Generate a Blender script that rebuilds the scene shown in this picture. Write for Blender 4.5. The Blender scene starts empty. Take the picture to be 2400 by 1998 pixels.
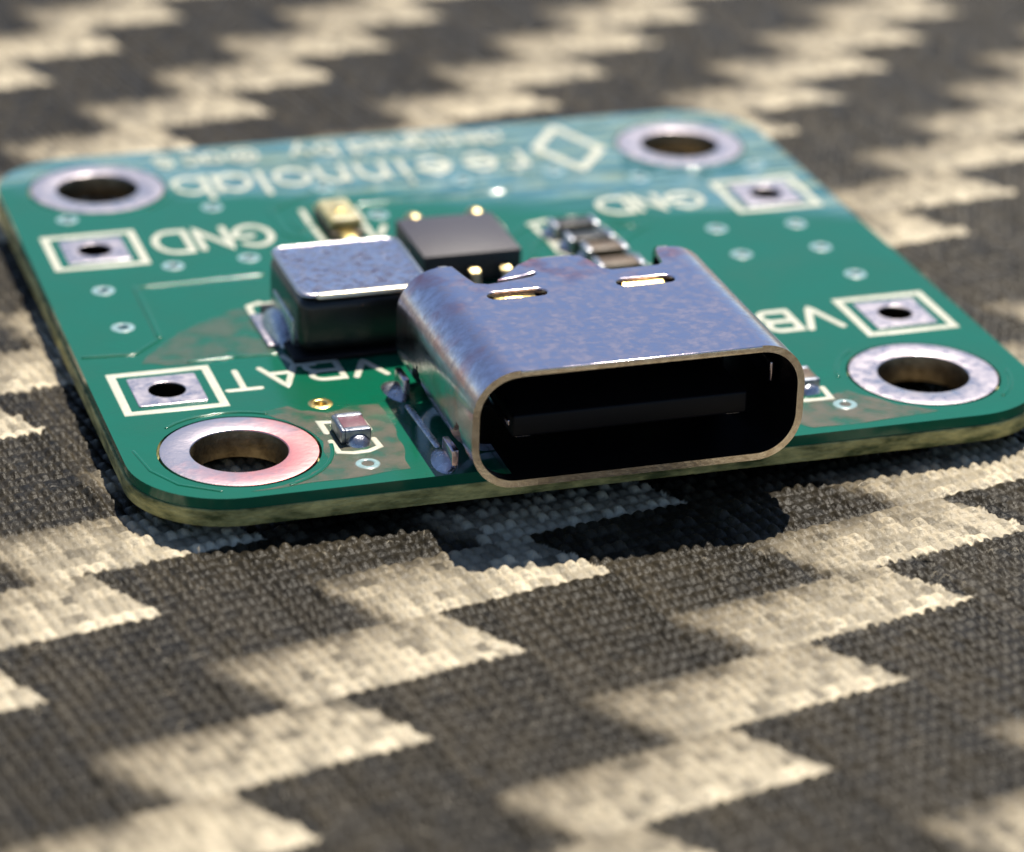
import bpy, bmesh, math, random
import numpy as np
from mathutils import Matrix, Vector
random.seed(7); rng = np.random.default_rng(11)
S = bpy.context.scene
COL = S.collection
PI = math.pi
# one Blender unit = one millimetre
S.unit_settings.system = 'METRIC'; S.unit_settings.scale_length = 0.001; S.unit_settings.length_unit = 'MILLIMETERS'

# ---------------------------------------------------------------- camera
cam = bpy.data.cameras.new('camera'); cam_o = bpy.data.objects.new('camera', cam); COL.objects.link(cam_o)
R0 = (0.9525102294913937, -0.30315332716008037, 0.02867617383749324)
R1 = (-0.10337831641274613, -0.41051438942571217, -0.9059750878297351)
R2 = (0.2864213441939183, 0.8599860442496746, -0.42235863585811084)
M = Matrix.Identity(4)
for i in range(3):
    M[i][0] = R0[i]; M[i][1] = -R1[i]; M[i][2] = -R2[i]
M.translation = Vector((-27.31615, -85.0457953, 36.58899615))
cam_o.matrix_world = M
cam.sensor_width = 36; cam.sensor_fit = 'HORIZONTAL'; cam.lens = 109.817
cam.clip_start = 1; cam.clip_end = 5000
cam.dof.use_dof = True; cam.dof.focus_distance = 84.5; cam.dof.aperture_fstop = 0.066
S.camera = cam_o

# ---------------------------------------------------------------- sky, sun, exposure
SUN = Vector((0.27, 0.47, 1.0)).normalized()          # towards the sun
EL = math.asin(SUN.z); AZ = math.atan2(SUN.x, SUN.y)
W = bpy.data.worlds.new('World'); S.world = W; W.use_nodes = True
nt = W.node_tree; nt.nodes.clear()
sky = nt.nodes.new('ShaderNodeTexSky'); sky.sky_type = 'NISHITA'; sky.sun_disc = False
sky.sun_elevation = EL; sky.sun_rotation = AZ; sky.air_density = 1.0; sky.dust_density = 0.5; sky.ozone_density = 2.5; sky.altitude = 1200
bg = nt.nodes.new('ShaderNodeBackground'); bg.inputs[1].default_value = 0.076
wo = nt.nodes.new('ShaderNodeOutputWorld')
nt.links.new(sky.outputs[0], bg.inputs[0]); nt.links.new(bg.outputs[0], wo.inputs[0])
sl = bpy.data.lights.new('sun', 'SUN'); sl.energy = 4.9; sl.angle = math.radians(0.53); sl.color = (1.0, 0.92, 0.79)
so = bpy.data.objects.new('sun', sl); COL.objects.link(so)
so.rotation_euler = (-SUN).to_track_quat('-Z', 'Y').to_euler(); so.location = SUN * 300
S.view_settings.view_transform = 'Standard'; S.view_settings.look = 'None'
S.view_settings.exposure = 0.66; S.view_settings.gamma = 1.0
S.cycles.max_bounces = 10; S.cycles.glossy_bounces = 6; S.cycles.sample_clamp_indirect = 8.0
S.cycles.use_denoising = True

# ---------------------------------------------------------------- materials
def sock(n, k): return n.inputs[k]
def mat(name, base, rough=0.5, metal=0.0, base2=None, nscale=3.0, rough2=None, bump=0.0, bscale=20.0, spec=0.5,
        stretch=(1, 1, 1), contrast=(0.35, 0.65), coat=0.0, coat_rough=0.05, sss=0.0, sss_r=(1, 1, .4), trans=0.0, ior=1.5, detail=4.0, warp=0.0):
    m = bpy.data.materials.new(name); m.use_nodes = True
    t = m.node_tree; p = t.nodes['Principled BSDF']
    p.inputs['Base Color'].default_value = (*base, 1); p.inputs['Roughness'].default_value = rough
    p.inputs['Metallic'].default_value = metal; p.inputs['Specular IOR Level'].default_value = spec
    p.inputs['IOR'].default_value = ior
    p.inputs['Coat Weight'].default_value = coat; p.inputs['Coat Roughness'].default_value = coat_rough
    p.inputs['Transmission Weight'].default_value = trans
    if sss:
        p.inputs['Subsurface Weight'].default_value = sss; p.inputs['Subsurface Radius'].default_value = sss_r
        p.inputs['Subsurface Scale'].default_value = 1.0
    tc = t.nodes.new('ShaderNodeTexCoord'); mp = t.nodes.new('ShaderNodeMapping')
    mp.inputs['Scale'].default_value = stretch; t.links.new(tc.outputs['Object'], mp.inputs[0])
    def noise(sc, det=detail):
        n = t.nodes.new('ShaderNodeTexNoise'); n.inputs['Scale'].default_value = sc; n.inputs['Detail'].default_value = det
        n.inputs['Roughness'].default_value = 0.62
        t.links.new(mp.outputs[0], n.inputs['Vector']); return n
    if base2 is not None or rough2 is not None:
        n = noise(nscale); mr = t.nodes.new('ShaderNodeMapRange')
        mr.inputs[1].default_value, mr.inputs[2].default_value = contrast
        t.links.new(n.outputs[0], mr.inputs[0])
        if base2 is not None:
            mx = t.nodes.new('ShaderNodeMix'); mx.data_type = 'RGBA'
            mx.inputs[6].default_value = (*base, 1); mx.inputs[7].default_value = (*base2, 1)
            t.links.new(mr.outputs[0], mx.inputs[0]); t.links.new(mx.outputs[2], p.inputs['Base Color'])
        if rough2 is not None:
            m2 = t.nodes.new('ShaderNodeMapRange'); m2.inputs[3].default_value = rough; m2.inputs[4].default_value = rough2
            t.links.new(mr.outputs[0], m2.inputs[0]); t.links.new(m2.outputs[0], p.inputs['Roughness'])
    last = None
    if warp:
        n = noise(0.16, 1.0); b = t.nodes.new('ShaderNodeBump'); b.inputs['Strength'].default_value = 1.0
        b.inputs['Distance'].default_value = warp; t.links.new(n.outputs[0], b.inputs['Height']); last = b
    if bump:
        n = noise(bscale); b = t.nodes.new('ShaderNodeBump'); b.inputs['Strength'].default_value = 1.0
        b.inputs['Distance'].default_value = bump; t.links.new(n.outputs[0], b.inputs['Height'])
        if last: t.links.new(last.outputs[0], b.inputs['Normal'])
        last = b
    if last:
        t.links.new(last.outputs[0], p.inputs['Normal']); t.links.new(last.outputs[0], p.inputs['Coat Normal'])
    return m

MASK = mat('green_solder_mask', (.003, .104, .056), .10, base2=(.003, .092, .046), nscale=.35, rough2=.2, bump=.003, bscale=5, spec=.5, ior=1.55, warp=.04)
def glare_tilt(m):
    # normals tilted toward the far right corner to put a sky glare there
    t = m.node_tree; p = t.nodes['Principled BSDF']; N = t.nodes.new; L = t.links.new
    tc = N('ShaderNodeTexCoord'); nz = N('ShaderNodeTexNoise'); nz.inputs['Scale'].default_value = .5; nz.inputs['Detail'].default_value = 2
    mp = N('ShaderNodeMapping'); mp.inputs['Scale'].default_value = (.5, 2.2, 1); L(tc.outputs['Object'], mp.inputs[0]); L(mp.outputs[0], nz.inputs['Vector'])
    def M_(op, a, b=None):
        n = N('ShaderNodeMath'); n.operation = op
        for i, v in enumerate((a, b)):
            if v is None: continue
            if isinstance(v, (int, float)): n.inputs[i].default_value = v
            else: L(v, n.inputs[i])
        return n.outputs[0]
    dp = N('ShaderNodeVectorMath'); dp.operation = 'DOT_PRODUCT'; dp.inputs[1].default_value = (.32, .947, 0); L(tc.outputs['Object'], dp.inputs[0])
    d = M_('ADD', M_('SUBTRACT', dp.outputs['Value'], 5.9), M_('MULTIPLY', M_('SUBTRACT', nz.outputs[0], .5), 2.4))
    d = M_('MAXIMUM', d, 0.0)
    ex = M_('POWER', 2.71828, M_('MULTIPLY', d, -1.0))
    h = M_('MULTIPLY', M_('SUBTRACT', d, M_('SUBTRACT', 1.0, ex)), -.105)
    # clear coat added at that end only to strengthen the glare
    cw = M_('MINIMUM', M_('MULTIPLY', d, .6), 1.0); L(cw, p.inputs['Coat Weight']); p.inputs['Coat IOR'].default_value = 2.8; p.inputs['Coat Roughness'].default_value = .09
    b = N('ShaderNodeBump'); b.inputs['Strength'].default_value = 1; b.inputs['Distance'].default_value = 1; L(h, b.inputs['Height'])
    L(b.outputs[0], p.inputs['Coat Normal'])
    for l in list(t.links):
        if l.to_socket.name == 'Normal' and l.to_node == p and l.from_node != b: L(l.from_socket, b.inputs['Normal'])
    L(b.outputs[0], p.inputs['Normal'])
glare_tilt(MASK)
MASK_EDGE = MASK
LAM = mat('glass_epoxy_laminate', (.085, .10, .022), .6, base2=(.74, .64, .24), nscale=1.1, bump=.12, bscale=4, stretch=(.8, .8, 2.6), contrast=(.38, .68), detail=9)
TIN = mat('tin_plating', (.56, .50, .53), .25, 1.0, base2=(.42, .38, .41), nscale=2.6, rough2=.40, bump=.012, bscale=3)
TIN_PINK = mat('tin_pink_reflection', (.58, .51, .53), .28, 1.0, base2=(.80, .33, .32), nscale=.6, rough2=.38, bump=.012, bscale=3, contrast=(.38, .58))
def shift_pink(m):
    # pink reflection painted into the tin, on the side nearest the socket
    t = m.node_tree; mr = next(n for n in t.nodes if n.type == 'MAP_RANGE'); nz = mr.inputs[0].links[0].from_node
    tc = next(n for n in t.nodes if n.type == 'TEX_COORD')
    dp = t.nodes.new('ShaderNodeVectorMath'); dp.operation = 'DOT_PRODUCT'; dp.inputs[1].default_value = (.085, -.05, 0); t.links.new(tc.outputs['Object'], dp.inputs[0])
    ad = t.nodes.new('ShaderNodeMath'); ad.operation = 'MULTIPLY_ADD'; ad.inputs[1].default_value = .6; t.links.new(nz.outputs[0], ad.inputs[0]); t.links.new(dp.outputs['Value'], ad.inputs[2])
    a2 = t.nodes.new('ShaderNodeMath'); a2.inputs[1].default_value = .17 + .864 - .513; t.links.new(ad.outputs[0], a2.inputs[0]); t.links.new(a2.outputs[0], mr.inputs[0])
shift_pink(TIN_PINK)
BARREL = mat('plated_hole_wall', (.36, .29, .18), .42, 1.0, base2=(.16, .12, .07), nscale=2.0, bump=.02, bscale=6)
BARREL_DARK = mat('shaded_hole_wall', (.10, .075, .045), .45, 1.0, base2=(.05, .035, .02), nscale=2.0)  # shade inside the pad holes painted as a darker wall
INK = mat('white_screen_ink', (.50, .50, .41), .45, base2=(.42, .42, .34), nscale=4, bump=.006, bscale=14)
STEEL = mat('nickel_shell', (.72, .63, .69), .13, 1.0, base2=(.46, .40, .46), nscale=3.4, rough2=.25, bump=.004, bscale=9, contrast=(.38, .64), detail=9)
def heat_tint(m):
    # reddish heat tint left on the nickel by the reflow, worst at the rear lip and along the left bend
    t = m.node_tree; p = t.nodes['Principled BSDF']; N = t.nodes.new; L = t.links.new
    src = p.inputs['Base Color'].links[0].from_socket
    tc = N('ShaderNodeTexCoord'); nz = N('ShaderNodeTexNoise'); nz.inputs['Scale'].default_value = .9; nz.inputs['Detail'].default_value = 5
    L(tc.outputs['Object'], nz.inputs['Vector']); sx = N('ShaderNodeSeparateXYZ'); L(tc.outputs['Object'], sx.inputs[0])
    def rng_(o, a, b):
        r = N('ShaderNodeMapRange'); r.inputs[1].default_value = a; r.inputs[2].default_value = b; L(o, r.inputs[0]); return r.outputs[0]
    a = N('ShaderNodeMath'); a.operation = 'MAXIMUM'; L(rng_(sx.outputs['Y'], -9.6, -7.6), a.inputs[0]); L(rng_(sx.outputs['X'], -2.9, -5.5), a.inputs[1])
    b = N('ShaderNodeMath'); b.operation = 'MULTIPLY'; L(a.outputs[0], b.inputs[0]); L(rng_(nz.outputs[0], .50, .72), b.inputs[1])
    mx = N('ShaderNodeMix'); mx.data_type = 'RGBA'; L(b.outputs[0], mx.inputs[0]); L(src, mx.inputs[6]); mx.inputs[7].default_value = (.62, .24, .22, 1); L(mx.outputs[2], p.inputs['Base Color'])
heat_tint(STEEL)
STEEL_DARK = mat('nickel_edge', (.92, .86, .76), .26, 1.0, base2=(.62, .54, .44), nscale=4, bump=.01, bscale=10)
STEEL_IN = mat('shaded_shell_lining', (.06, .055, .06), .4, 1.0, bump=.01, bscale=8)  # darkness inside the socket painted into the metal
VIA_TIN = mat('tented_via_rim', (.26, .40, .42), .22, 0.0, base2=(.2, .30, .3), nscale=5, spec=.8)
SOLDER = mat('solder', (.58, .58, .62), .2, 1.0, base2=(.4, .41, .45), nscale=3, rough2=.38, bump=.03, bscale=5)
PLASTIC = mat('black_plastic', (.004, .004, .005), .5, bump=.004, bscale=30, spec=.2)
CHIPBODY = mat('moulded_chip_epoxy', (.026, .022, .034), .5, base2=(.038, .032, .046), nscale=9, bump=.012, bscale=26, spec=.45)
IND_SIDE = mat('inductor_side', (.007, .009, .009), .22, base2=(.014, .014, .011), nscale=2.5, bump=.01, bscale=12)
IND_TOP = mat('pressed_metal_powder', (.74, .70, .78), .12, 1.0, base2=(.11, .10, .16), nscale=3.0, rough2=.28, bump=.02, bscale=5, stretch=(1, 1.8, 1), contrast=(.43, .60), detail=6)
IND_RIM = mat('inductor_rim', (.50, .47, .50), .22, 1.0, bump=.02, bscale=9); IND_LIP_GLINT = mat('inductor_lip_glint', (.95, .84, .60), .4, 1.0, bump=.02, bscale=9)  # lip colour carries the warm sun glint of the front edge
GOLD = mat('gilded_contact', (.85, .62, .22), .25, 1.0, bump=.01, bscale=8)
LEDRESIN = mat('yellowish_lens_resin', (.62, .54, .27), .24, base2=(.30, .23, .07), nscale=1.6, bump=.07, bscale=3, sss=.4, sss_r=(.5, .45, .2), coat=.6)
RES = mat('resistor_glaze', (.016, .014, .010), .28, base2=(.03, .024, .012), nscale=4, bump=.01, bscale=12)
CERAM = mat('capacitor_ceramic', (.17, .06, .085), .4, base2=(.12, .05, .06), nscale=5, bump=.01, bscale=14)
CERAM2 = mat('brown_ceramic', (.13, .08, .035), .4, base2=(.07, .042, .018), nscale=5, bump=.01, bscale=14)
DULL = mat('dull_terminal', (.30, .32, .36), .35, 1.0, base2=(.16, .18, .22), nscale=4, bump=.02, bscale=8)

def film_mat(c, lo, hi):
    m = bpy.data.materials.new('flux_and_reflection_tint'); m.use_nodes = True; t = m.node_tree
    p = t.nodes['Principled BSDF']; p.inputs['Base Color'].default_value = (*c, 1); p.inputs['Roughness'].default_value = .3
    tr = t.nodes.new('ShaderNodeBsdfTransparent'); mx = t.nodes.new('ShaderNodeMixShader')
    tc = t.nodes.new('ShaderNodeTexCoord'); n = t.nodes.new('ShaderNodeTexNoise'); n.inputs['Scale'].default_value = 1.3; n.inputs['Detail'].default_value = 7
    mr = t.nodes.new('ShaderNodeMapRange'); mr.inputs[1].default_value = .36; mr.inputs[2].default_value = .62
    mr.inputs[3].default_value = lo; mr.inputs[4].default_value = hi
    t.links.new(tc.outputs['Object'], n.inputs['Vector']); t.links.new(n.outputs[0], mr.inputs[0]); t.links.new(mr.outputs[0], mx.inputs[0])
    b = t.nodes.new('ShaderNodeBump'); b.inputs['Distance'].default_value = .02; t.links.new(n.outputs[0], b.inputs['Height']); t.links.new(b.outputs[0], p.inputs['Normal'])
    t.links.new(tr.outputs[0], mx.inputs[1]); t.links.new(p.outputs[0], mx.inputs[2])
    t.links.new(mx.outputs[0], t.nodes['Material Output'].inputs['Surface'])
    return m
FILM = film_mat((.12, .15, .11), .03, .34); FILM_REFLECTION = film_mat((.17, .15, .11), .06, .5)  # greenish film is flux; the brown one paints a reflection on the mask

# ---------------------------------------------------------------- mesh helpers
def link(name, me, m, parent=None, smooth=False):
    o = bpy.data.objects.new(name, me); COL.objects.link(o)
    if m is not None:
        me.materials.clear()
        for mm in (m if isinstance(m, (list, tuple)) else [m]): me.materials.append(mm)
    if smooth: me.polygons.foreach_set('use_smooth', [True] * len(me.polygons))
    if parent is not None: o.parent = parent
    return o
def from_bm(name, bm, m, parent=None, smooth=False):
    me = bpy.data.meshes.new(name); bm.normal_update(); bm.to_mesh(me); bm.free()
    return link(name, me, m, parent, smooth)
def auto_smooth(o, ang=40):
    me = o.data
    me.polygons.foreach_set('use_smooth', [True] * len(me.polygons))
    bm = bmesh.new(); bm.from_mesh(me); a = math.radians(ang)
    for e in bm.edges: e.smooth = not (len(e.link_faces) == 2 and e.calc_face_angle(0) > a)
    bm.to_mesh(me); bm.free()
    return o
def plate_mesh(loops, z0, z1, bevel=0.0):
    """flat plate from closed outlines; inner outlines are holes"""
    cu = bpy.data.curves.new('plate', 'CURVE'); cu.dimensions = '2D'; cu.fill_mode = 'BOTH'
    cu.extrude = (z1 - z0) / 2 - bevel; cu.bevel_depth = bevel; cu.bevel_resolution = 2
    for lp in loops:
        s = cu.splines.new('POLY'); s.points.add(len(lp) - 1); s.use_cyclic_u = True
        for q, (x, y) in zip(s.points, lp): q.co = (x, y, 0, 1)
    ob = bpy.data.objects.new('plate', cu); COL.objects.link(ob)
    dg = bpy.context.evaluated_depsgraph_get(); dg.update()
    me = bpy.data.meshes.new_from_object(ob.evaluated_get(dg))
    bpy.data.objects.remove(ob); bpy.data.curves.remove(cu)
    me.transform(Matrix.Translation((0, 0, (z0 + z1) / 2)))
    return me
def circle(cx, cy, r, n=48): return [(cx + r * math.cos(2 * PI * k / n), cy + r * math.sin(2 * PI * k / n)) for k in range(n)]
def rrect(x0, x1, y0, y1, r, n=10):
    out = []
    for cx, cy, a in ((x1 - r, y1 - r, 0), (x0 + r, y1 - r, 90), (x0 + r, y0 + r, 180), (x1 - r, y0 + r, 270)):
        for k in range(n + 1):
            t = math.radians(a + 90 * k / n); out.append((cx + r * math.cos(t), cy + r * math.sin(t)))
    return out
def box_bm(x0, x1, y0, y1, z0, z1, bev=0.0, seg=2, bm=None):
    b = bmesh.new()
    bmesh.ops.create_cube(b, size=1.0)
    for v in b.verts:
        v.co = Vector(((x0 + x1) / 2 + v.co.x * (x1 - x0), (y0 + y1) / 2 + v.co.y * (y1 - y0), (z0 + z1) / 2 + v.co.z * (z1 - z0)))
    if bev: bmesh.ops.bevel(b, geom=b.edges[:], offset=bev, segments=seg, profile=.5, affect='EDGES')
    if bm is None: return b
    me = bpy.data.meshes.new('tmp'); b.to_mesh(me); b.free(); bm.from_mesh(me); bpy.data.meshes.remove(me)
    return bm
def box(name, dims, m, parent, bev=.03, seg=2): return auto_smooth(from_bm(name, box_bm(*dims, bev, seg), m, parent), 50)
def lathe(name, cx, cy, prof, m, parent, n=48, closed=True, wob=0.0):
    """prof: (r, z) pairs; closed profile makes a ring"""
    v = []; f = []; k = len(prof)
    for i in range(n):
        a = 2 * PI * i / n
        w = 1 + wob * (math.sin(3 * a + cx) + .6 * math.sin(5 * a + cy * 2))
        for r, z in prof: v.append((cx + r * w * math.cos(a), cy + r * w * math.sin(a), z))
    for i in range(n):
        j = (i + 1) % n
        for q in range(k if closed else k - 1):
            p = (q + 1) % k
            f.append((i * k + q, j * k + q, j * k + p, i * k + p))
    me = bpy.data.meshes.new(name); me.from_pydata(v, [], f)
    return auto_smooth(link(name, me, m, parent), 50)
def blob(name, c, r, m, parent, squash=.9, seed=0, lean=(0, 0), n=20):
    """solder fillet: half ellipsoid with a soft foot"""
    v = []; f = []; rings = 9; rs = random.Random(seed)
    ph = [rs.uniform(0, 6.28) for _ in range(3)]
    for i in range(rings):
        t = i / (rings - 1)
        rr = math.cos(t * PI / 2) ** .8 if t < 1 else 0.001
        z = math.sin(t * PI / 2) ** 1.25
        for k in range(n):
            a = 2 * PI * k / n
            w = 1 + .08 * math.sin(2 * a + ph[0]) + .05 * math.sin(3 * a + ph[1])
            v.append((c[0] + r[0] * rr * w * math.cos(a) + lean[0] * z, c[1] + r[1] * rr * w * math.sin(a) + lean[1] * z, c[2] + r[2] * z))
    for i in range(rings - 1):
        for k in range(n):
            j = (k + 1) % n; f.append((i * n + k, i * n + j, (i + 1) * n + j, (i + 1) * n + k))
    me = bpy.data.meshes.new(name); me.from_pydata(v, [], f)
    return link(name, me, m, parent, True)

# ---- inked strokes: domed ribbons with round ends
PROF = [(-1, 0), (-.86, .62), (-.55, .92), (0, 1), (.55, .92), (.86, .62), (1, 0)]
def strokes(name, lines, w, h, z, m, parent, prof=PROF):
    V = []; F = []; K = len(prof)
    for li, (pts, closed) in enumerate(lines):
        P = [Vector((x, y)) for x, y in pts]
        if closed and (P[0] - P[-1]).length < 1e-6: P.pop()
        n = len(P); hh = h * (1 + .05 * li); rows = []
        for i in range(n):
            a = P[i] - P[i - 1] if (i > 0 or closed) else None
            b = P[(i + 1) % n] - P[i] if (i < n - 1 or closed) else None
            if a is None: a = b
            if b is None: b = a
            a = a.normalized(); b = b.normalized(); t = a + b
            t = t.normalized() if t.length > 1e-6 else a
            nx = Vector((-t.y, t.x)); s = 1 / max(.55, nx.dot(Vector((-a.y, a.x))))
            rows.append((P[i], nx, s, 1.0))
        if not closed:
            def cap(p, t, sgn):
                out = []
                for ang in (25, 50, 70, 84):
                    a_ = math.radians(ang)
                    out.append((p + t * (sgn * w / 2 * math.sin(a_)), Vector((-t.y, t.x)), math.cos(a_), math.cos(a_) ** .6))
                return out
            t0 = (P[1] - P[0]).normalized(); t1 = (P[-1] - P[-2]).normalized()
            rows = cap(P[0], t0, -1)[::-1] + rows + cap(P[-1], t1, 1)
        base = len(V)
        for p, nx, s, hs in rows:
            for u, q in prof:
                c = p + nx * (u * s * w / 2); V.append((c.x, c.y, z + hh * q * hs))
        nr = len(rows)
        for i in range(nr if closed else nr - 1):
            j = (i + 1) % nr
            for k in range(K - 1): F.append((base + i * K + k, base + i * K + k + 1, base + j * K + k + 1, base + j * K + k))
    me = bpy.data.meshes.new(name); me.from_pydata(V, [], F)
    bm = bmesh.new(); bm.from_mesh(me); bmesh.ops.recalc_face_normals(bm, faces=bm.faces[:])
    up = sum(f.normal.z for f in bm.faces)
    if up < 0: bmesh.ops.reverse_faces(bm, faces=bm.faces[:])
    bm.to_mesh(me); bm.free()
    return link(name, me, m, parent, True)
def arc(cx, cy, rx, ry, a0, a1, n=12):
    return [(cx + rx * math.cos(math.radians(a0 + (a1 - a0) * k / n)), cy + ry * math.sin(math.radians(a0 + (a1 - a0) * k / n))) for k in range(n + 1)]
def dense(pts, step=.25):
    out = [pts[0]]
    for p, q in zip(pts, pts[1:]):
        L = math.hypot(q[0] - p[0], q[1] - p[1]); n = max(1, int(L / step))
        out += [(p[0] + (q[0] - p[0]) * k / n, p[1] + (q[1] - p[1]) * k / n) for k in range(1, n + 1)]
    return out
oval = lambda x0, x1, y0, y1: (arc((x0 + x1) / 2, (y0 + y1) / 2, (x1 - x0) / 2, (y1 - y0) / 2, 0, 360, 28)[:-1], True)
GLYPH = {
 'G': [(arc(.5, .5, .5, .5, 45, 360, 24) + [(.52, .5)], False)],
 'N': [([(0, 0), (0, 1), (.06, .92), (.94, .08), (1, 0), (1, 1)], False)],
 'D': [([(0, 0), (0, 1), (.45, 1)] + arc(.45, .5, .55, .5, 90, -90, 16)[1:] + [(.02, 0)], False)],
 'V': [([(0, 1), (.46, .04), (.5, 0), (.54, .04), (1, 1)], False)],
 'B': [([(0, 0), (0, 1), (.6, 1)] + arc(.62, .76, .34, .24, 90, -90, 10) + [(.02, .52)], False),
       ([(.3, .52), (.62, .52)] + arc(.64, .26, .36, .26, 90, -90, 10) + [(.02, 0)], False)],
 'A': [([(0, 0), (.46, .95), (.5, 1), (.54, .95), (1, 0)], False), ([(.2, .33), (.8, .33)], False)],
 'T': [([(0, 1), (1, 1)], False), ([(.5, .98), (.5, 0)], False)],
 'U': [([(0, 1), (0, .4)] + arc(.5, .4, .5, .4, 180, 360, 14)[1:] + [(1, 1)], False)],
 'S': [(arc(.5, .74, .46, .26, 35, 270, 12) + arc(.5, .24, .48, .24, 90, -145, 12)[1:], False)],
 'e': [([(.04, .36), (.95, .36)] + arc(.5, .34, .48, .34, 10, 320, 20)[1:], False)],
 'i': [([(.5, 0), (.5, .7)], False), ([(.5, .95), (.5, .99)], False)],
 'n': [([(0, .7), (0, 0)], False), (arc(.5, .36, .5, .34, 180, 0, 14) + [(1, 0)], False)],
 'o': [oval(0, 1, 0, .7)],
 'l': [([(.5, 0), (.5, 1)], False)],
 'a': [oval(0, 1, 0, .7), ([(1, .7), (1, 0)], False)],
 'b': [oval(0, 1, 0, .7), ([(0, 1), (0, 0)], False)],
 'd': [oval(0, 1, 0, .7), ([(1, 1), (1, 0)], False)],
 's': [(arc(.5, .53, .45, .17, 30, 270, 10) + arc(.5, .18, .48, .18, 90, -150, 10)[1:], False)],
 'g': [oval(0, 1, 0, .7), ([(1, .7), (1, -.12)] + arc(.5, -.12, .5, .2, 0, -140, 8)[1:], False)],
 'y': [([(0, .7), (.5, .05)], False), ([(1, .7), (.35, -.28)], False)],
 'c': [(arc(.5, .35, .5, .35, 40, 320, 18), False)],
 'r': [([(.1, .7), (.1, 0)], False), (arc(.6, .3, .5, .4, 175, 50, 8), False)],
 '@': [(arc(.5, .4, .5, .5, -40, 300, 26), False), oval(.3, .72, .2, .6)],
}
def word(name, letters, w, parent, h=.022):
    """letters: (glyph, x of its start, x of its end, y of its foot, y of its top) in board millimetres"""
    e = bpy.data.objects.new(name, None); COL.objects.link(e); e.parent = parent; e.empty_display_size = .5
    for g, xa, xb, yb, yt in letters:
        L = []
        for pts, closed in GLYPH[g]:
            q = [(xa + (xb - xa) * u, yb + (yt - yb) * v) for u, v in pts]
            L.append((q if closed else dense(q), closed))
        strokes('letter', L, w, h, .0, INK, e)
    return e
def outline(lines, w):
    for l in lines: strokes('component_outline', [l], w, .022, 0, INK, board)

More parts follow.
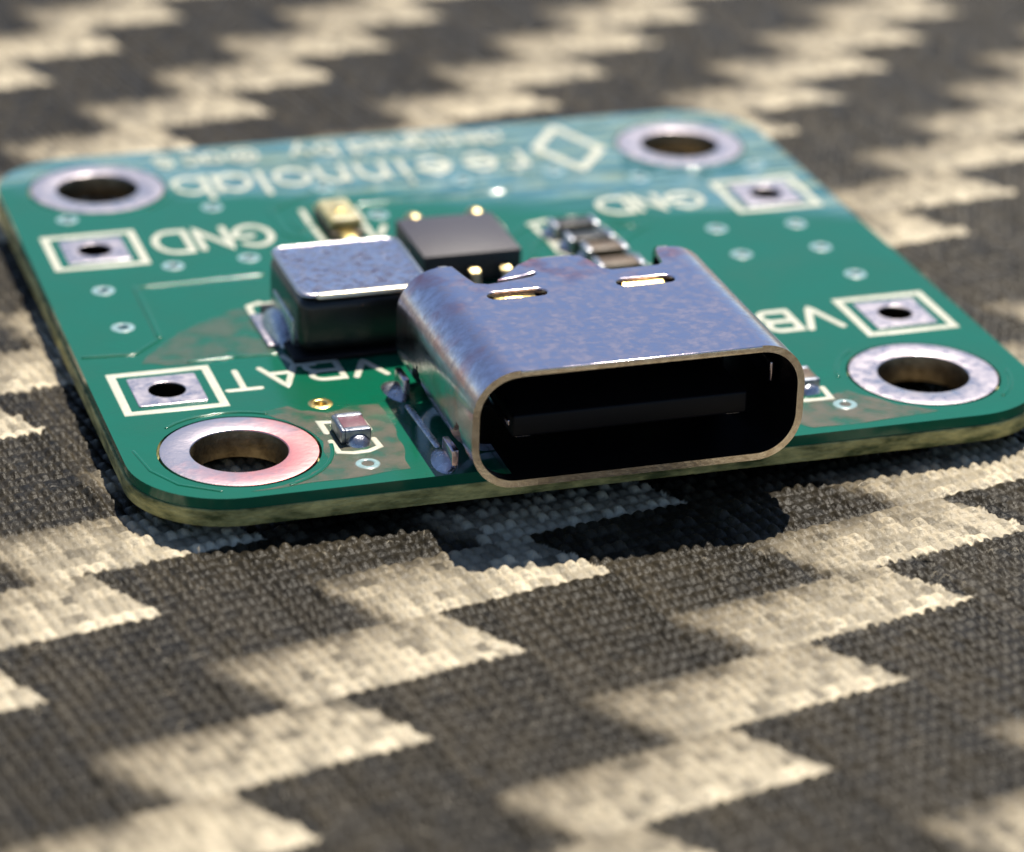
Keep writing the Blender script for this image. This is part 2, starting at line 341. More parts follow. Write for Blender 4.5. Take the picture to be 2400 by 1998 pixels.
# ---------------------------------------------------------------- the cloth the board lies on
T0 = np.array((-1.760, -17.179)); E1 = np.array((3.83685, .73406)); E2 = np.array((-.39776, 2.72279))
Q1 = np.array((.009314, .006435)); Q2 = np.array((-.0323907, -.0287701))
def grade(lo, hi, far, step_fn):
    a = [lo]
    while a[-1] < hi: a.append(a[-1] + step_fn(a[-1]))
    s = step_fn(hi); up = [a[-1]]
    while up[-1] < far: s *= 1.25; up.append(up[-1] + s)
    s = step_fn(lo); dn = [a[0]]
    while dn[-1] > -far: s *= 1.25; dn.append(dn[-1] - s)
    return np.array(dn[:0:-1] + a + up[1:])
CZ = -0.93
def build_cloth():
    gx = grade(-24., 33., 420., lambda x: .062)
    gy = grade(-36., 40., 420., lambda y: .085 if y < -4 else (.12 if y < 14 else .19))
    X, Y = np.meshgrid(gx, gy)
    nx, ny = len(gx), len(gy)
    inv = np.linalg.inv(np.array([E1, E2]).T)
    dx, dy = X - T0[0], Y - T0[1]
    m = np.zeros_like(X); n = np.zeros_like(X)
    for _ in range(6):
        mc, nc = np.clip(m, -6, 12), np.clip(n, -8, 20)
        ax = dx - Q1[0] * nc ** 2 - Q2[0] * mc * nc; ay = dy - Q1[1] * nc ** 2 - Q2[1] * mc * nc
        m = inv[0, 0] * ax + inv[0, 1] * ay; n = inv[1, 0] * ax + inv[1, 1] * ay
    def wob(a, b, f, seed, k=5):
        r = np.random.default_rng(seed); o = np.zeros_like(a)
        for i in range(k):
            th = r.uniform(0, 2 * PI); q = f * r.uniform(.6, 1.6)
            o += np.sin(a * q * math.cos(th) + b * q * math.sin(th) + r.uniform(0, 6.28))
        return o / k
    # yarn coordinates: fine plain weave, wandering a little
    yu = (dx * .982 + dy * .19) + .05 * wob(X, Y, 1.3, 1) + .02 * wob(X, Y, 5., 2)
    yv = (-dx * .19 + dy * .982) + .06 * wob(X, Y, 1.1, 3) + .02 * wob(X, Y, 5., 4)
    PU, PV = .35, .47
    cu, cv = yu / PU, yv / PV
    iu, iv = np.floor(cu).astype(np.int64), np.floor(cv).astype(np.int64)
    def hsh(a, b, s):
        h = (a * 73856093 ^ b * 19349663 ^ s * 83492791) & 0x7fffffff
        h = (h ^ (h >> 13)) * 1274126177 & 0x7fffffff
        return ((h ^ (h >> 16)) & 0xffff) / 65535.
    r1 = hsh(iu, iv, 1); r2 = hsh(iu, iv, 2); r3 = hsh(iu, iv * 0, 3)
    fu, fv = cu - iu, cv - iv
    su, sv = np.sin(PI * fu), np.sin(PI * fv)
    over = ((iu + iv) & 1) == 0
    nub = np.where(over, su ** .8 * sv ** .55, su ** .6 * sv ** .85)
    nub = nub * (.35 + .95 * r1) + .30 * r3 * su
    fine = np.clip((40 - np.maximum(np.abs(X) - 33, 0) * 8) / 40, 0, 1) * np.clip((40 - np.maximum(np.abs(Y) - 40, 0) * 8) / 40, 0, 1)
    # twill of broad bands: two over, two under
    mj = m + (.018 * wob(X, Y, 3., 5) + .02 * (r2 - .5)); nj = n + .010 * wob(X, Y, 2., 6) + .015 * (r1 - .5)
    row = np.floor(nj); t = nj - row
    ph = np.mod(mj - row + 2, 4.0)                    # 0..2 across a light float
    t01 = np.clip(t, 0, 1)
    light_on = (ph < 2.0 - .34 * t01 ** .8)
    s = mj - np.floor(mj)
    hx = (1 - (2 * t - 1) ** 2) * .12 + .03 * np.sin(PI * np.clip(ph / 2, 0, 1))
    hy = (1 - (2 * s - 1) ** 2) * .07
    broad = np.where(light_on, hx, hy)
    Z = CZ - .33 + (.135 * fine) * nub + broad * .5 + .10 * wob(X, Y, .12, 8) - .06
    # pressed flat beneath the board
    inside = np.clip((14.6 - np.maximum(np.abs(X), np.abs(Y))) / 1.2, 0, 1)
    Z = Z - .05 * inside
    Z = np.where((np.abs(X) < 13.8) & (np.abs(Y) < 13.9), np.minimum(Z, -.83), Z)
    # tone of the yarn: pale floats grade from their front edge to their back edge (rounded-band shading put into the colour)
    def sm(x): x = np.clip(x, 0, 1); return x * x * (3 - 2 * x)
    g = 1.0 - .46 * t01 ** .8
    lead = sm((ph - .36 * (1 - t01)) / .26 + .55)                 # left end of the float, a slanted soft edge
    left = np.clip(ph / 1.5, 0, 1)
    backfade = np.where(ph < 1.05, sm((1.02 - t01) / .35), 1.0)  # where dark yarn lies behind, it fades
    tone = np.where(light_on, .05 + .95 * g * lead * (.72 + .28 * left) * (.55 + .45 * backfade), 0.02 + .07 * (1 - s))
    V = np.stack([X, Y, Z], -1).reshape(-1, 3)
    idx = np.arange(nx * ny).reshape(ny, nx)
    quads = np.stack([idx[:-1, :-1], idx[:-1, 1:], idx[1:, 1:], idx[1:, :-1]], -1).reshape(-1, 4)
    me = bpy.data.meshes.new('cloth')
    me.vertices.add(len(V)); me.vertices.foreach_set('co', V.astype(np.float32).ravel())
    me.loops.add(quads.size); me.loops.foreach_set('vertex_index', quads.astype(np.int32).ravel())
    me.polygons.add(len(quads)); me.polygons.foreach_set('loop_start', np.arange(0, quads.size, 4, dtype=np.int32))
    me.polygons.foreach_set('use_smooth', np.ones(len(quads), dtype=bool))
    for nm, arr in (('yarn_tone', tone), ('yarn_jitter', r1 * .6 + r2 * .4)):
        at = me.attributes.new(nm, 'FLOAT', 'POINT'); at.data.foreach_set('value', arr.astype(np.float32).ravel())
    me.update(); me.validate()
    mt = bpy.data.materials.new('two_tone_twill'); mt.use_nodes = True; t_ = mt.node_tree; p = t_.nodes['Principled BSDF']
    a = t_.nodes.new('ShaderNodeAttribute'); a.attribute_name = 'yarn_tone'
    j = t_.nodes.new('ShaderNodeAttribute'); j.attribute_name = 'yarn_jitter'
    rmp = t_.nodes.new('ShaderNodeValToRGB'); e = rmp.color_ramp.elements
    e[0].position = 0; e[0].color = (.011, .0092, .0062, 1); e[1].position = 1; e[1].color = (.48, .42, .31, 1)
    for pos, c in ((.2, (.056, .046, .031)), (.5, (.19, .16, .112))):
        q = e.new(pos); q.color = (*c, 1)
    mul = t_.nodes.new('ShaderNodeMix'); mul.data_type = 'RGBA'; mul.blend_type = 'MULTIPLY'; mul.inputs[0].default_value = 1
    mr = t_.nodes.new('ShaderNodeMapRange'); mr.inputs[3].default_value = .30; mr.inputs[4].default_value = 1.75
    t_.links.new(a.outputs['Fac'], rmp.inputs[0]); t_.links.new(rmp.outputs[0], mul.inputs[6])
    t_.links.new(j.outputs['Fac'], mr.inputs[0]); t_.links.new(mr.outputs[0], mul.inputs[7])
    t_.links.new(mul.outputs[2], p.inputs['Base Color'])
    p.inputs['Roughness'].default_value = .40; p.inputs['Specular IOR Level'].default_value = .12
    tc = t_.nodes.new('ShaderNodeTexCoord'); nz = t_.nodes.new('ShaderNodeTexNoise'); nz.inputs['Scale'].default_value = 9; nz.inputs['Detail'].default_value = 5
    b = t_.nodes.new('ShaderNodeBump'); b.inputs['Distance'].default_value = .05; b.inputs['Strength'].default_value = .8
    t_.links.new(tc.outputs['Object'], nz.inputs['Vector']); t_.links.new(nz.outputs[0], b.inputs['Height']); t_.links.new(b.outputs[0], p.inputs['Normal'])
    o = link('cloth_surface', me, mt)
    o['kind'] = 'structure'; o['label'] = 'tan and dark olive stair-stepped twill cloth with a fine nubbly weave'
    return o
build_cloth()

# ---------------------------------------------------------------- the circuit board
board = bpy.data.objects.new('circuit_board', None); COL.objects.link(board)
board.empty_display_size = 5
board['label'] = 'small green circuit board with a silver USB-C socket, lying on tan and dark twill cloth'
board['category'] = 'circuit board'
BX0, BX1, BY0, BY1 = -13.35, 13.38, -13.12, 13.40
RINGS = [(-10.17, -10.26), (10.19, -10.05), (-10.14, 10.30), (10.10, 10.0)]
PADS = [(-11.23, 4.98), (-11.24, -5.90), (11.24, -5.68), (11.22, 4.80)]
VIAS = [(-11.59, 7.78), (-6.86, 7.82), (-9.13, 3.18), (-6.71, 3.28), (-11.59, 1.72), (-11.57, -1.20), (-2.93, 8.74), (-1.81, 5.92),
        (1.76, 8.32), (5.05, 8.52), (7.64, 7.25), (11.86, 7.42), (8.48, 2.20), (11.17, 2.02), (8.45, -.08), (11.16, -.08), (11.33, -2.45),
        (7.12, -11.48), (-7.27, -7.80), (-7.01, -11.89)]
HR, VR, PR = 1.33, .16, .55
holes = [circle(x, y, HR + .08) for x, y in RINGS] + [circle(x, y, PR + .07, 32) for x, y in PADS] + [circle(x, y, VR + .06, 16) for x, y in VIAS]
lam = link('laminate', plate_mesh([rrect(BX0, BX1, BY0, BY1, 2.75, 16)] + holes, -.80, -.32, .03), LAM, board); auto_smooth(lam, 40)
openings = [circle(x, y, 2.24) for x, y in RINGS] + [rrect(x - .985, x + .985, y - .965, y + .965, .05, 3) for x, y in PADS] + [circle(x, y, VR + .05, 16) for x, y in VIAS]
msk = link('solder_mask', plate_mesh([rrect(BX0 + .03, BX1 - .03, BY0 + .03, BY1 - .03, 2.72, 16)] + openings, -.32, 0.0, 0), MASK, board); auto_smooth(msk, 60)
back = link('solder_mask', plate_mesh([rrect(BX0 + .1, BX1 - .1, BY0 + .1, BY1 - .1, 2.66, 16)] + holes, -.83, -.80, .01), MASK, board)

for i, (x, y) in enumerate(RINGS):
    prof = [(HR, -.81), (HR, -.02), (HR + .012, .006), (HR + .04, .016), (2.10, .016), (2.16, .008), (2.17, -.044), (HR + .031, -.044), (HR + .031, -.81)]
    o = lathe('mounting_ring', x, y, prof, [TIN_PINK if i == 0 else TIN, BARREL], board, 64)
    for p in o.data.polygons:
        c = p.center
        if math.hypot(c.x - x, c.y - y) < HR + .004 and abs(p.normal.z) < .5: p.material_index = 1
    o['label'] = ['mounting ring with a pinkish reflection painted into its tin', 'plain silver mounting ring', 'plain silver mounting ring', 'plain silver mounting ring'][i]
    if i > 0: del o['label']
for (x, y) in PADS:
    me = plate_mesh([rrect(x - .97, x + .97, y - .95, y + .95, .05, 3), circle(x, y, PR, 32)], -.044, .03, .02)
    o = link('solder_pad', me, TIN, board); auto_smooth(o, 40)
    lathe('plated_hole', x, y, [(PR, -.81), (PR, .0), (PR + .018, .0), (PR + .018, -.81)], BARREL_DARK, o, 32)
    strokes('pad_outline', [([(x - 1.37, y - 1.32), (x + 1.37, y - 1.32), (x + 1.37, y + 1.32), (x - 1.37, y + 1.32)], True)], .25, .022, 0, INK, board)
for (x, y) in VIAS:
    lathe('via', x, y, [(VR, -.8), (VR, -.01), (VR + .02, .02), (VR + .05, .03), (VR + .13, .02), (VR + .20, -.002), (VR + .20, -.04), (VR + .011, -.04), (VR + .011, -.8)],
          GOLD if (x, y) == (-7.27, -7.80) else VIA_TIN, board, 20, wob=.01)

# copper runs under the mask show as low ridges
TR = [(-1, 0), (-.8, .8), (-.62, 1), (.62, 1), (.8, .8), (1, 0)]
def trace(pts, w=.26, h=.035): return strokes('copper_trace', [(dense(pts, .3), False)], w, h, -.004, MASK, board, TR)
trace([(-10.50, 1.74), (-6.6, 1.86)], .16); trace([(-10.62, 1.70), (-10.68, -2.2)], .2, .055); trace([(-10.70, -2.3), (-11.6, -3.2), (-13.1, -3.1)], .14)
trace([(-5.10, 7.10), (-5.11, 4.98), (-4.45, 4.20)], .24); trace([(-4.82, 7.2), (-4.2, 7.85), (-3.25, 8.45)], .22)
trace([(-2.2, 7.0), (.2, 7.1), (3.0, 7.2)], .26); trace([(5.5, 4.0), (6.05, 3.15)], .22); trace([(5.05, 1.75), (5.6, 2.35), (6.4, 3.05)], .24)
trace([(1.7, 2.9), (2.3, 3.6), (2.7, 3.7)], .2); trace([(2.0, 1.2), (2.3, 2.3), (2.75, 2.5)], .18); trace([(-8.9, -4.06), (-7.6, -4.16)], .14); trace([(-10.2, -4.1), (-8.9, -4.06)], .14)
trace([(-4.7, 6.1), (-4.55, 5.0)], .16); trace([(5.2, 3.3), (5.9, 3.0)], .14)
for (x, y), aa in zip(RINGS, ((-70, -5), (125, 170), (-60, -10), (200, 320))):
    trace(arc(x, y, 2.52, 2.52, aa[0], aa[1], 10), .14, .03)
x, y = RINGS[1]; trace(arc(x, y, 2.52, 2.52, -50, -8, 8), .14, .03)
x, y = RINGS[0]; trace(arc(x, y, 2.50, 2.50, 60, 130, 8), .12, .03)
trace([(-12.95, -9.6), (-12.75, -10.9), (-12.2, -11.9), (-11.2, -12.55)], .10, .025)

# lettering (reads from the far side)
word('lettering', [('G', -5.58, -6.72, 5.92, 4.25), ('N', -6.98, -7.88, 5.98, 4.30), ('D', -8.25, -9.28, 5.98, 4.24)], .225, board)
word('lettering', [('V', -4.90, -5.80, -5.24, -6.27), ('B', -6.14, -7.06, -4.98, -6.22), ('A', -7.36, -8.38, -5.06, -6.38), ('T', -8.64, -9.58, -5.08, -6.36)], .20, board)
word('lettering', [('V', 9.32, 8.30, -4.72, -6.18), ('B', 8.02, 7.08, -4.70, -6.10), ('U', 6.75, 5.75, -4.70, -6.12), ('S', 5.45, 4.75, -4.70, -6.12)], .24, board)
word('lettering', [('G', 8.95, 7.80, 5.52, 4.30), ('N', 7.50, 6.70, 5.58, 4.28), ('D', 6.40, 5.42, 5.56, 4.26)], .22, board)
xs = [('r', 4.45, 3.75), ('e', 3.35, 2.35), ('e', 1.75, .72), ('i', .42, -.10), ('n', -.48, -1.34), ('n', -1.86, -2.72), ('o', -3.12, -4.22), ('l', -4.42, -4.98), ('a', -5.14, -6.22), ('b', -6.60, -7.66)]
word('lettering', [(g, a, b, 10.62, 8.62) for g, a, b in xs], .21, board)
xs = [('d', 4.30, 3.75), ('e', 3.55, 3.0), ('s', 2.8, 2.3), ('i', 2.15, 1.9), ('g', 1.75, 1.2), ('n', 1.0, .48), ('e', .28, -.28), ('d', -.45, -1.0), ('b', -1.62, -2.22), ('y', -2.46, -3.15),
      ('@', -4.34, -5.26), ('a', -5.52, -6.12), ('c', -6.32, -6.86), ('s', -7.22, -7.82)]
word('lettering', [(g, a, b, 12.72, 11.58) for g, a, b in xs], .15, board)
strokes('logo', [(dense([(6.00, 8.55), (5.12, 10.72), (6.35, 12.55)]), False), (dense([(6.42, 12.5), (7.3, 10.2), (6.06, 8.5)]), False)], .34, .022, 0, INK, board)

# ---- USB socket
UX, UH, UZ0, UZ1, UY0, UY1, UR = -.15, 4.70, .02, 3.42, -14.30, -6.95, 1.28
def sheet(verts, norms, faces, thick, bm):
    """give a surface a thickness: outer skin at verts, inner skin along -norms, closed at free edges"""
    o = [bm.verts.new(v) for v in verts]; i = [bm.verts.new(Vector(v) - Vector(n) * thick) for v, n in zip(verts, norms)]
    cnt = {}
    for f in faces:
        for a, b in zip(f, list(f[1:]) + [f[0]]):
            cnt[(a, b)] = 1
    for f in faces:
        bm.faces.new([o[k] for k in f]); bm.faces.new([i[k] for k in reversed(f)])
    for (a, b) in cnt:
        if (b, a) not in cnt: bm.faces.new([o[b], o[a], i[a], i[b]])
def usb():
    bm = bmesh.new()
    # cross-section walked from the top-left end of the flat lid, down the left side, under and up the right side
    pts = [(UX - UH + UR + .06, UZ1, 0, 1)]
    def corner(cx, cz, a0, a1, n=14):
        for k in range(n + 1):
            t = math.radians(a0 + (a1 - a0) * k / n); pts.append((cx + UR * math.cos(t), cz + UR * math.sin(t), math.cos(t), math.sin(t)))
    def run(x0, z0, x1, z1, nx, nz, n):
        for k in range(1, n): pts.append((x0 + (x1 - x0) * k / n, z0 + (z1 - z0) * k / n, nx, nz))
    corner(UX - UH + UR, UZ1 - UR, 90, 180); run(UX - UH, UZ1 - UR, UX - UH, UZ0 + UR, -1, 0, 6)
    corner(UX - UH + UR, UZ0 + UR, 180, 270); run(UX - UH + UR, UZ0, UX + UH - UR, UZ0, 0, -1, 8)
    corner(UX + UH - UR, UZ0 + UR, 270, 360); run(UX + UH, UZ0 + UR, UX + UH, UZ1 - UR, 1, 0, 6)
    corner(UX + UH - UR, UZ1 - UR, 0, 90); pts.append((UX + UH - UR - .06, UZ1, 0, 1))
    ys = [UY0 + (UY1 - UY0) * k / 50 for k in range(51)]
    V = []; N = []; F = []; K = len(pts)
    for y in ys:
        for (x, z, a, b) in pts: V.append((x, y, z)); N.append((a, 0, b))
    for j in range(50):
        yc = (ys[j] + ys[j + 1]) / 2
        for k in range(K - 1):
            x = (pts[k][0] + pts[k + 1][0]) / 2; z = (pts[k][1] + pts[k + 1][1]) / 2
            side = abs(x - UX) > UH - UR - .02
            if side and z < 1.5 and x < UX:
                d = -9.05 if yc > -10.5 else -12.95            # slots the feet were bent out of, tapering upward
                lim = 1.45 - .75 * abs((yc - d) / .95) if -.95 < yc - d < .95 else -1
                if z < lim: continue
            F.append((j * K + k, (j + 1) * K + k, (j + 1) * K + k + 1, j * K + k + 1))
    sheet(V, N, F, .20, bm)
    # lid with its two slots and the stepped rear edge
    x0, x1 = UX - UH + UR + .06, UX + UH - UR - .06
    yb = UY1
    edge = [(x0, UY0), (x1, UY0), (x1, yb), (2.92, yb), (2.84, yb - .25), (2.72, -8.02), (2.5, -8.20), (1.1, -8.22), (.86, -8.05), (.66, -7.3), (.5, yb - .02), (-.9, yb + .02),
            (-1.35, -7.25), (-1.9, -7.85), (-2.2, -8.16), (-1.5, -8.02), (-1.12, -7.86), (-1.02, -8.0), (-1.25, -8.2), (-2.1, -8.38), (-2.62, -8.45), (-2.98, -8.30), (-3.12, -7.75), (-3.26, yb), (x0, yb)]
    slot = lambda cx, cy: [(cx + px, cy + py) for px, py in arc(.6, 0, .30, .30, -90, 90, 8) + arc(-.6, 0, .30, .30, 90, 270, 8)]
    lid = plate_mesh([edge, slot(-2.05, -9.28), slot(1.75, -9.20)], UZ1 - .20, UZ1, .035)
    bm.from_mesh(lid); bpy.data.meshes.remove(lid)
    bmesh.ops.recalc_face_normals(bm, faces=bm.faces[:])
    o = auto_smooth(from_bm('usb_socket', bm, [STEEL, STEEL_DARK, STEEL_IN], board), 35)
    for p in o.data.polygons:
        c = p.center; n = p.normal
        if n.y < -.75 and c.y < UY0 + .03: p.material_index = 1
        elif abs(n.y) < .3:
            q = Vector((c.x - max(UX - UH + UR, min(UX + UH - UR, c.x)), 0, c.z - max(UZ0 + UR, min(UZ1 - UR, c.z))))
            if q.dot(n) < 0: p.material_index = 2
    # inside: tongue, insulator block, side springs, slot springs
    box('tongue', (UX - 3.35, UX + 3.35, -13.6, -8.6, 1.14, 1.78), PLASTIC, o, .08, 3)
    box('insulator', (UX - 4.2, UX + 4.2, -9.9, -8.5, .30, 3.16), PLASTIC, o, .25, 3)
    for sx in (-1, 1):
        box('tongue_latch', (UX + sx * 3.30 - .10, UX + sx * 3.30 + .10, -13.3, -9.6, 1.36, 1.54), STEEL, o, .03)
        box('tongue_latch', (UX + sx * 3.0 - .22, UX + sx * 3.0 + .22, -13.45, -12.6, 1.06, 1.16), SOLDER, o, .03)
        box('shell_spring', (UX + sx * 4.28 - .06, UX + sx * 4.28 + .06, -13.0, -11.0, 1.7, 2.3), STEEL, o, .05)
    for cx, cy in ((-2.05, -9.28), (1.75, -9.20)):
        b = box_bm(cx - .62, cx + .62, cy - .34, cy + .5, UZ1 - .40, UZ1 - .32, .03)
        for v in b.verts:
            v.co.z += .40 * max(0, (v.co.y - cy + .2)) - .04 * math.cos(v.co.x * 9)
        auto_smooth(from_bm('slot_spring', b, GOLD, o), 50)
    # a strip curled up behind each notch of the lid
    def curl(xa, xb, y0, lean):
        b = bmesh.new(); n = 8; rows = []
        for k in range(n + 1):
            t = k / n; a = t * 1.7; rr = .75
            rows.append([(xa + (xb - xa) * q / 3 + lean * t, y0 + rr * math.sin(a), UZ1 - .02 - rr * (1 - math.cos(a))) for q in range(4)])
        V2 = [p for r in rows for p in r]; F2 = [(k * 4 + q, k * 4 + q + 1, (k + 1) * 4 + q + 1, (k + 1) * 4 + q) for k in range(n) for q in range(3)]
        N2 = [(0, math.sin(k / n * 1.7), math.cos(k / n * 1.7)) for k in range(n + 1) for _ in range(4)]
        sheet(V2, N2, F2, .16, b); bmesh.ops.recalc_face_normals(b, faces=b.faces[:])
        auto_smooth(from_bm('rear_tab', b, STEEL, o), 40)
    curl(2.96, UX + UH - UR, UY1 - .02, .1); curl(-.85, .35, UY1 - .02, 0.05); curl(UX - UH + UR, -3.35, UY1 - .02, 0)
    # feet and their solder
    for sx in (-1, 1):
        X = UX + sx * (UH - .03)
        for yc, L in ((-7.55, .9), (-12.3, .95)):
            b = box_bm(X - .10, X + .10, yc - L / 2, yc + L / 2, -1.0 if yc < -10 else -.95, .55, .03)
            auto_smooth(from_bm('shell_foot', b, STEEL, o), 50)
            blob('solder_fillet', (X + sx * .24, yc, -.01), (.30, .74, .16), SOLDER, o, seed=int(yc * 10 + sx), lean=(-sx * .2, .05))
        ft = strokes('solder_seam', [(dense([(X + sx * .12, -8.6), (X + sx * .06, -11.3)]), False)], .20, .05, 0, SOLDER, o)
    box('rear_contacts', (UX - 2.9, UX + 2.9, -7.9, -6.3, .02, .17), SOLDER, o, .03)
    return o
usb()

# ---- inductor
ib = from_bm('inductor', box_bm(-7.12, -3.02, -4.88, -.88, .16, 1.94, .42, 5), IND_SIDE, board); auto_smooth(ib, 60)
it = link('top_cap', plate_mesh([rrect(-7.02, -3.30, -4.74, -1.0, .34, 6)], 1.90, 2.03, .045), IND_TOP, ib); auto_smooth(it, 35)
strokes('cap_rim', [(rrect(-7.02, -3.22, -4.76, -.98, .36, 6), True)], .17, .085, 1.955, IND_RIM, ib)
strokes('cap_rim', [(dense([(-3.30, -4.55), (-3.24, -1.15)]), False)], .12, .08, 1.98, IND_RIM, ib)
strokes('cap_rim', [(dense([(-6.5, -4.84), (-3.40, -4.84)]), False)], .26, .13, 1.94, IND_LIP_GLINT, ib)  # front strip that carries the painted sun glint
for sx in (-1, 1):
    xa = -7.16 if sx < 0 else -2.98
    box('terminal', (min(xa, xa + sx * -.5), max(xa, xa - sx * .5), -4.1, -1.7, .02, 1.0), SOLDER, ib, .05)
    box('terminal_foot', (min(xa, xa + sx * .62), max(xa, xa + sx * .62), -3.7, -1.3, .0, .09), TIN, ib, .03)
    blob('solder_fillet', (xa + sx * .12, -2.6, .0), (.34, 1.25, .62), SOLDER, ib, seed=5 + sx, lean=(-sx * .1, 0))
box('base_pad', (-7.34, -2.95, -5.02, -.8, .0, .17), PLASTIC, ib, .05)
outline([(dense([(-7.25, -.32), (-7.62, -.5), (-7.65, -1.15)]), False), (dense([(-7.5, -4.35), (-7.25, -5.05), (-6.8, -5.12)]), False), (dense([(-7.2, -.45), (-6.2, -.4)]), False)], .2)

WARM_TIN = mat('sun_glint_tin', (.62, .50, .28), .3, 1.0, base2=(.4, .3, .14), nscale=4, bump=.03, bscale=6)  # yellow of the sun's glints put into the lead colour
# ---- chip
ch = from_bm('chip', box_bm(-2.10, 1.04, -.34, 2.92, .10, 1.0, .05, 2), CHIPBODY, board); auto_smooth(ch, 40)
def lead(x, y, sy, w=.42, S_=1.0):
    """gull-wing lead: out of the body, down, and along the board; sy = which way it points"""
    path = [(-.1, .55), (.28, .55), (.42, .48), (.50, .16), (.60, .07), (1.05, .05)]
    V = []; N = []; F = []
    for i, (d, z) in enumerate(path):
        a = path[max(0, i - 1)]; b = path[min(len(path) - 1, i + 1)]; t = Vector((b[0] - a[0], b[1] - a[1])).normalized()
        for q in (-.5, .5): V.append((x + q * w, y + sy * d * S_, z)); N.append((0, -t.y * sy, t.x))
    for i in range(len(path) - 1): F.append((2 * i, 2 * i + 1, 2 * i + 3, 2 * i + 2))
    b = bmesh.new(); sheet(V, N, F, .12, b); bmesh.ops.recalc_face_normals(b, faces=b.faces[:])
    o = auto_smooth(from_bm('lead', b, WARM_TIN, ch), 60)
    blob('solder_fillet', (x, y + sy * 1.0 * S_, 0), (.32, .46, .34 if S_ > 1 else .2), WARM_TIN, o, seed=int(x * 10))
for x in (-1.45, .62): lead(x + .55, 2.92, 1, .45, 2.0)
for x in (-1.45, -.55, .45): lead(x, -.34, -1, .26)
outline([(dense([(-2.2, 4.2), (-1.9, 4.9)]), False), (dense([(-.15, 4.6), (.1, 5.1)]), False), (dense([(1.7, 3.6), (1.75, 4.1)]), False)], .22)

# ---- small two-ended parts
def two_end(name, cx, cy, lx, ly, h, axis, bodymat, termmat, cover=.19, z0=.05):
    b = box_bm(cx - lx / 2, cx + lx / 2, cy - ly / 2, cy + ly / 2, z0, h, .04, 2)
    o = auto_smooth(from_bm(name, b, bodymat, board), 50)
    for s in (-1, 1):
        if axis == 'x':
            xa = cx + s * (lx / 2 + .02); d = (min(xa, xa - s * cover), max(xa, xa - s * cover), cy - ly / 2 - .02, cy + ly / 2 + .02, .03, h + .02)
            box('terminal', d, termmat, o, .05, 3); blob('solder_fillet', (cx + s * (lx / 2 + .05), cy, 0), (.26, ly * .48, h * .7), SOLDER, o, seed=int(cx * 10 + s), lean=(-s * .08, 0))
        else:
            ya = cy + s * (ly / 2 + .02); d = (cx - lx / 2 - .02, cx + lx / 2 + .02, min(ya, ya - s * cover), max(ya, ya - s * cover), .03, h + .02)
            box('terminal', d, termmat, o, .05, 3); blob('solder_fillet', (cx, cy + s * (ly / 2 + .05), 0), (lx * .48, .26, h * .7), SOLDER, o, seed=int(cy * 10 + s), lean=(0, -s * .08))
    return o
two_end('resistor', 3.80, 2.85, 1.5, .72, .45, 'x', RES, SOLDER); two_end('resistor', 3.92, 1.62, 1.5, .72, .45, 'x', RES, SOLDER)
two_end('capacitor', 4.00, .42, 1.35, .72, .55, 'x', CERAM2, SOLDER); two_end('capacitor', 4.06, -.78, 1.5, .75, .5, 'x', CERAM2, SOLDER)
outline([(dense([(3.3, 4.15), (2.74, 3.98), (2.85, 2.9)]), False), (dense([(2.92, 2.75), (2.9, 1.5), (3.1, 1.1)]), False),
        (dense([(4.2, 4.25), (4.75, 4.0), (4.92, 2.75)]), False), (dense([(4.98, 2.6), (5.02, 1.5), (4.95, .4)]), False), (dense([(4.9, .2), (5.2, -.3), (5.05, -1.2)]), False),
        (dense([(2.95, 2.28), (3.3, 2.25)]), False), (dense([(4.5, 2.2), (4.9, 2.25)]), False)], .24)
c = two_end('capacitor', -6.93, -10.0, .72, 1.15, .40, 'y', CERAM, DULL, .26)
box('side_shade_plate', (-7.42, -7.27, -10.62, -9.5, .03, .44), DULL, c, .06, 3)  # added plate
outline([(dense([(-7.10, -9.12), (-7.62, -9.02), (-7.60, -9.75)]), False), (dense([(-6.98, -9.06), (-6.44, -9.2), (-6.40, -9.8)]), False),
        (dense([(-7.62, -10.28), (-7.58, -11.02), (-7.2, -11.14), (-6.78, -11.12), (-6.40, -10.92), (-6.44, -10.4)]), False)], .19)
two_end('capacitor', 6.46, -9.92, .62, .95, .36, 'y', CERAM2, DULL)
outline([(dense([(6.3, -9.0), (6.86, -9.05), (6.92, -9.6)]), False), (dense([(6.94, -10.25), (6.9, -10.98), (6.1, -10.96)]), False)], .19)

# ---- LED
ld = from_bm('led', box_bm(-3.82, -2.78, 4.25, 6.15, .22, .62, .14, 4), LEDRESIN, board); auto_smooth(ld, 60)
box('base', (-3.84, -2.76, 4.0, 6.4, .03, .24), CERAM2, ld, .03)
box('terminal', (-3.62, -3.1, 3.4, 4.5, .03, .30), GOLD, ld, .06); box('terminal', (-3.80, -2.8, 6.05, 6.6, .03, .28), GOLD, ld, .04)
box('die', (-3.5, -3.15, 4.9, 5.35, .45, .66), GOLD, ld, .04)
blob('solder_fillet', (-3.35, 3.35, 0), (.5, .5, .3), SOLDER, ld, seed=3); blob('solder_fillet', (-3.3, 6.75, 0), (.45, .3, .25), SOLDER, ld, seed=4)
outline([(dense([(-4.12, 6.85), (-4.16, 5.62)]), False), (dense([(-4.14, 5.3), (-4.1, 4.0), (-4.0, 3.4)]), False), (dense([(-2.42, 6.6), (-2.44, 5.4)]), False), (dense([(-2.46, 5.1), (-2.48, 3.9)]), False)], .2)

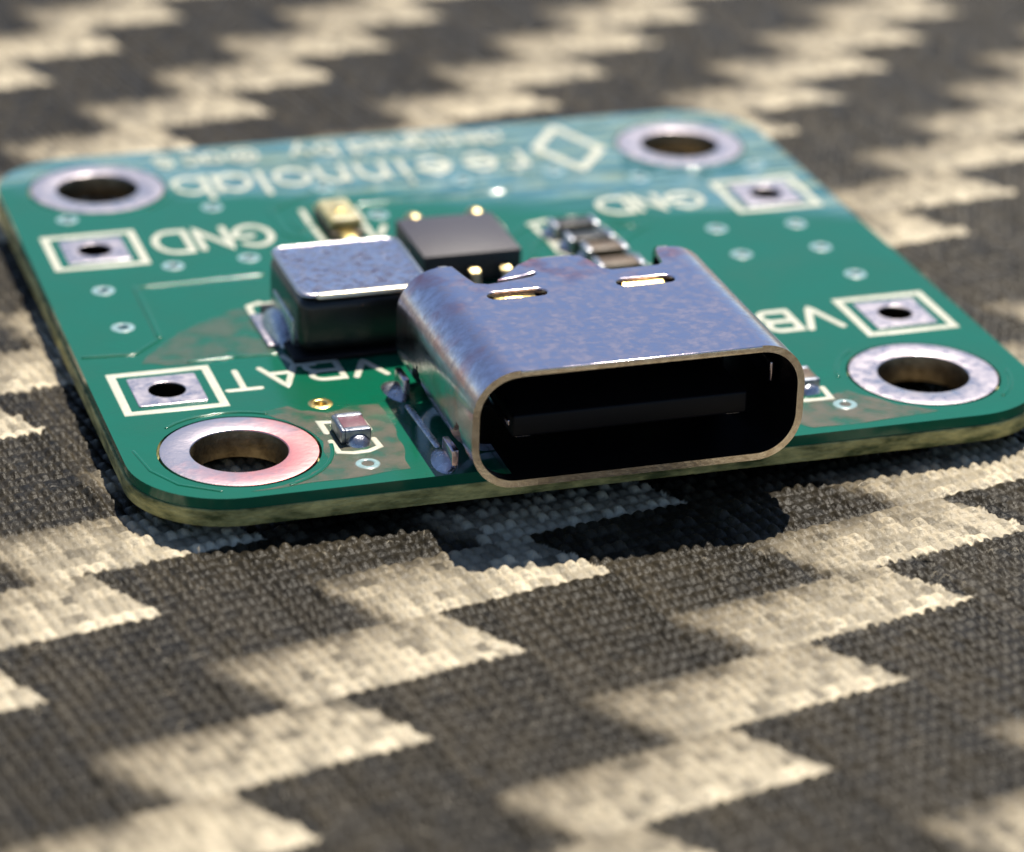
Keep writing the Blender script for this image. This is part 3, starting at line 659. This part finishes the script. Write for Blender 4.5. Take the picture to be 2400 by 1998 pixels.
# ---- thin films: dried flux at left, a brown reflection painted at the front
def film(pts, m=FILM_REFLECTION, z=.006):
    q = []
    for (a, b) in zip(pts, pts[1:] + pts[:1]):
        n = max(2, int(math.hypot(b[0] - a[0], b[1] - a[1]) / .12))
        for k in range(n):
            t = k / n; x = a[0] + (b[0] - a[0]) * t; y = a[1] + (b[1] - a[1]) * t
            q.append((x + .04 * math.sin(5 * x + 4 * y) + .015 * math.sin(17 * x), y + .04 * math.sin(5 * y - 3 * x + 1) + .015 * math.sin(15 * y)))
    o = link('flux_and_reflection_film', plate_mesh([q], z - .004, z + .004), m, board); o['kind'] = 'stuff'; return o
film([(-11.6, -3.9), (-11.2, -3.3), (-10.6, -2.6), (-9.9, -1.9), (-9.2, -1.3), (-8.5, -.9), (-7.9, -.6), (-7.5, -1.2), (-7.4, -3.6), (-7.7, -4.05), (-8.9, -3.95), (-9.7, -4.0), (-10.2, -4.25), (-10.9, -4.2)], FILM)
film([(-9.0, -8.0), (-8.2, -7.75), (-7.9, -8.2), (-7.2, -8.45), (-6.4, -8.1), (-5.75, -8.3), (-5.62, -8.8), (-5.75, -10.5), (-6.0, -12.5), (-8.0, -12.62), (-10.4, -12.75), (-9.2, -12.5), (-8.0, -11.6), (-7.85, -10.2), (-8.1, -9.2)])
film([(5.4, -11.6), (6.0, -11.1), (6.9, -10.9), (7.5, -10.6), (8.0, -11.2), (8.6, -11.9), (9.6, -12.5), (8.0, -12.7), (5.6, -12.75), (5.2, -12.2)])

# ---- stray fibres on the cloth
def fibres():
    r = random.Random(5); cu = bmesh.new()
    V = []; F = []
    for _ in range(110):
        x, y = r.uniform(-18, 14), r.uniform(-30, -13.6)
        if abs(x) < 6 and y > -17: continue
        a = r.uniform(0, 6.28); L = r.uniform(.12, .4); bend = r.uniform(-.7, .7); p = Vector((x, y, -.9)); rad = .008; up = r.uniform(.05, .2)
        base = len(V); n = 5
        for k in range(n + 1):
            t = k / n
            for q in range(3):
                ang = q * 2.094; V.append((p.x + rad * math.cos(ang), p.y + rad * math.sin(ang), p.z + up * math.sin(PI * t) + rad * .5 * math.sin(ang)))
            p = p + Vector((math.cos(a + bend * t), math.sin(a + bend * t), 0)) * (L / n)
        for k in range(n):
            for q in range(3):
                w = (q + 1) % 3; F.append((base + k * 3 + q, base + k * 3 + w, base + (k + 1) * 3 + w, base + (k + 1) * 3 + q))
    me = bpy.data.meshes.new('lint'); me.from_pydata(V, [], F)
    o = link('lint', me, mat('lint_fibre', (.55, .47, .34), .7), None, True); o['kind'] = 'stuff'; o['label'] = 'fine pale lint fibres standing up from the cloth'
fibres()
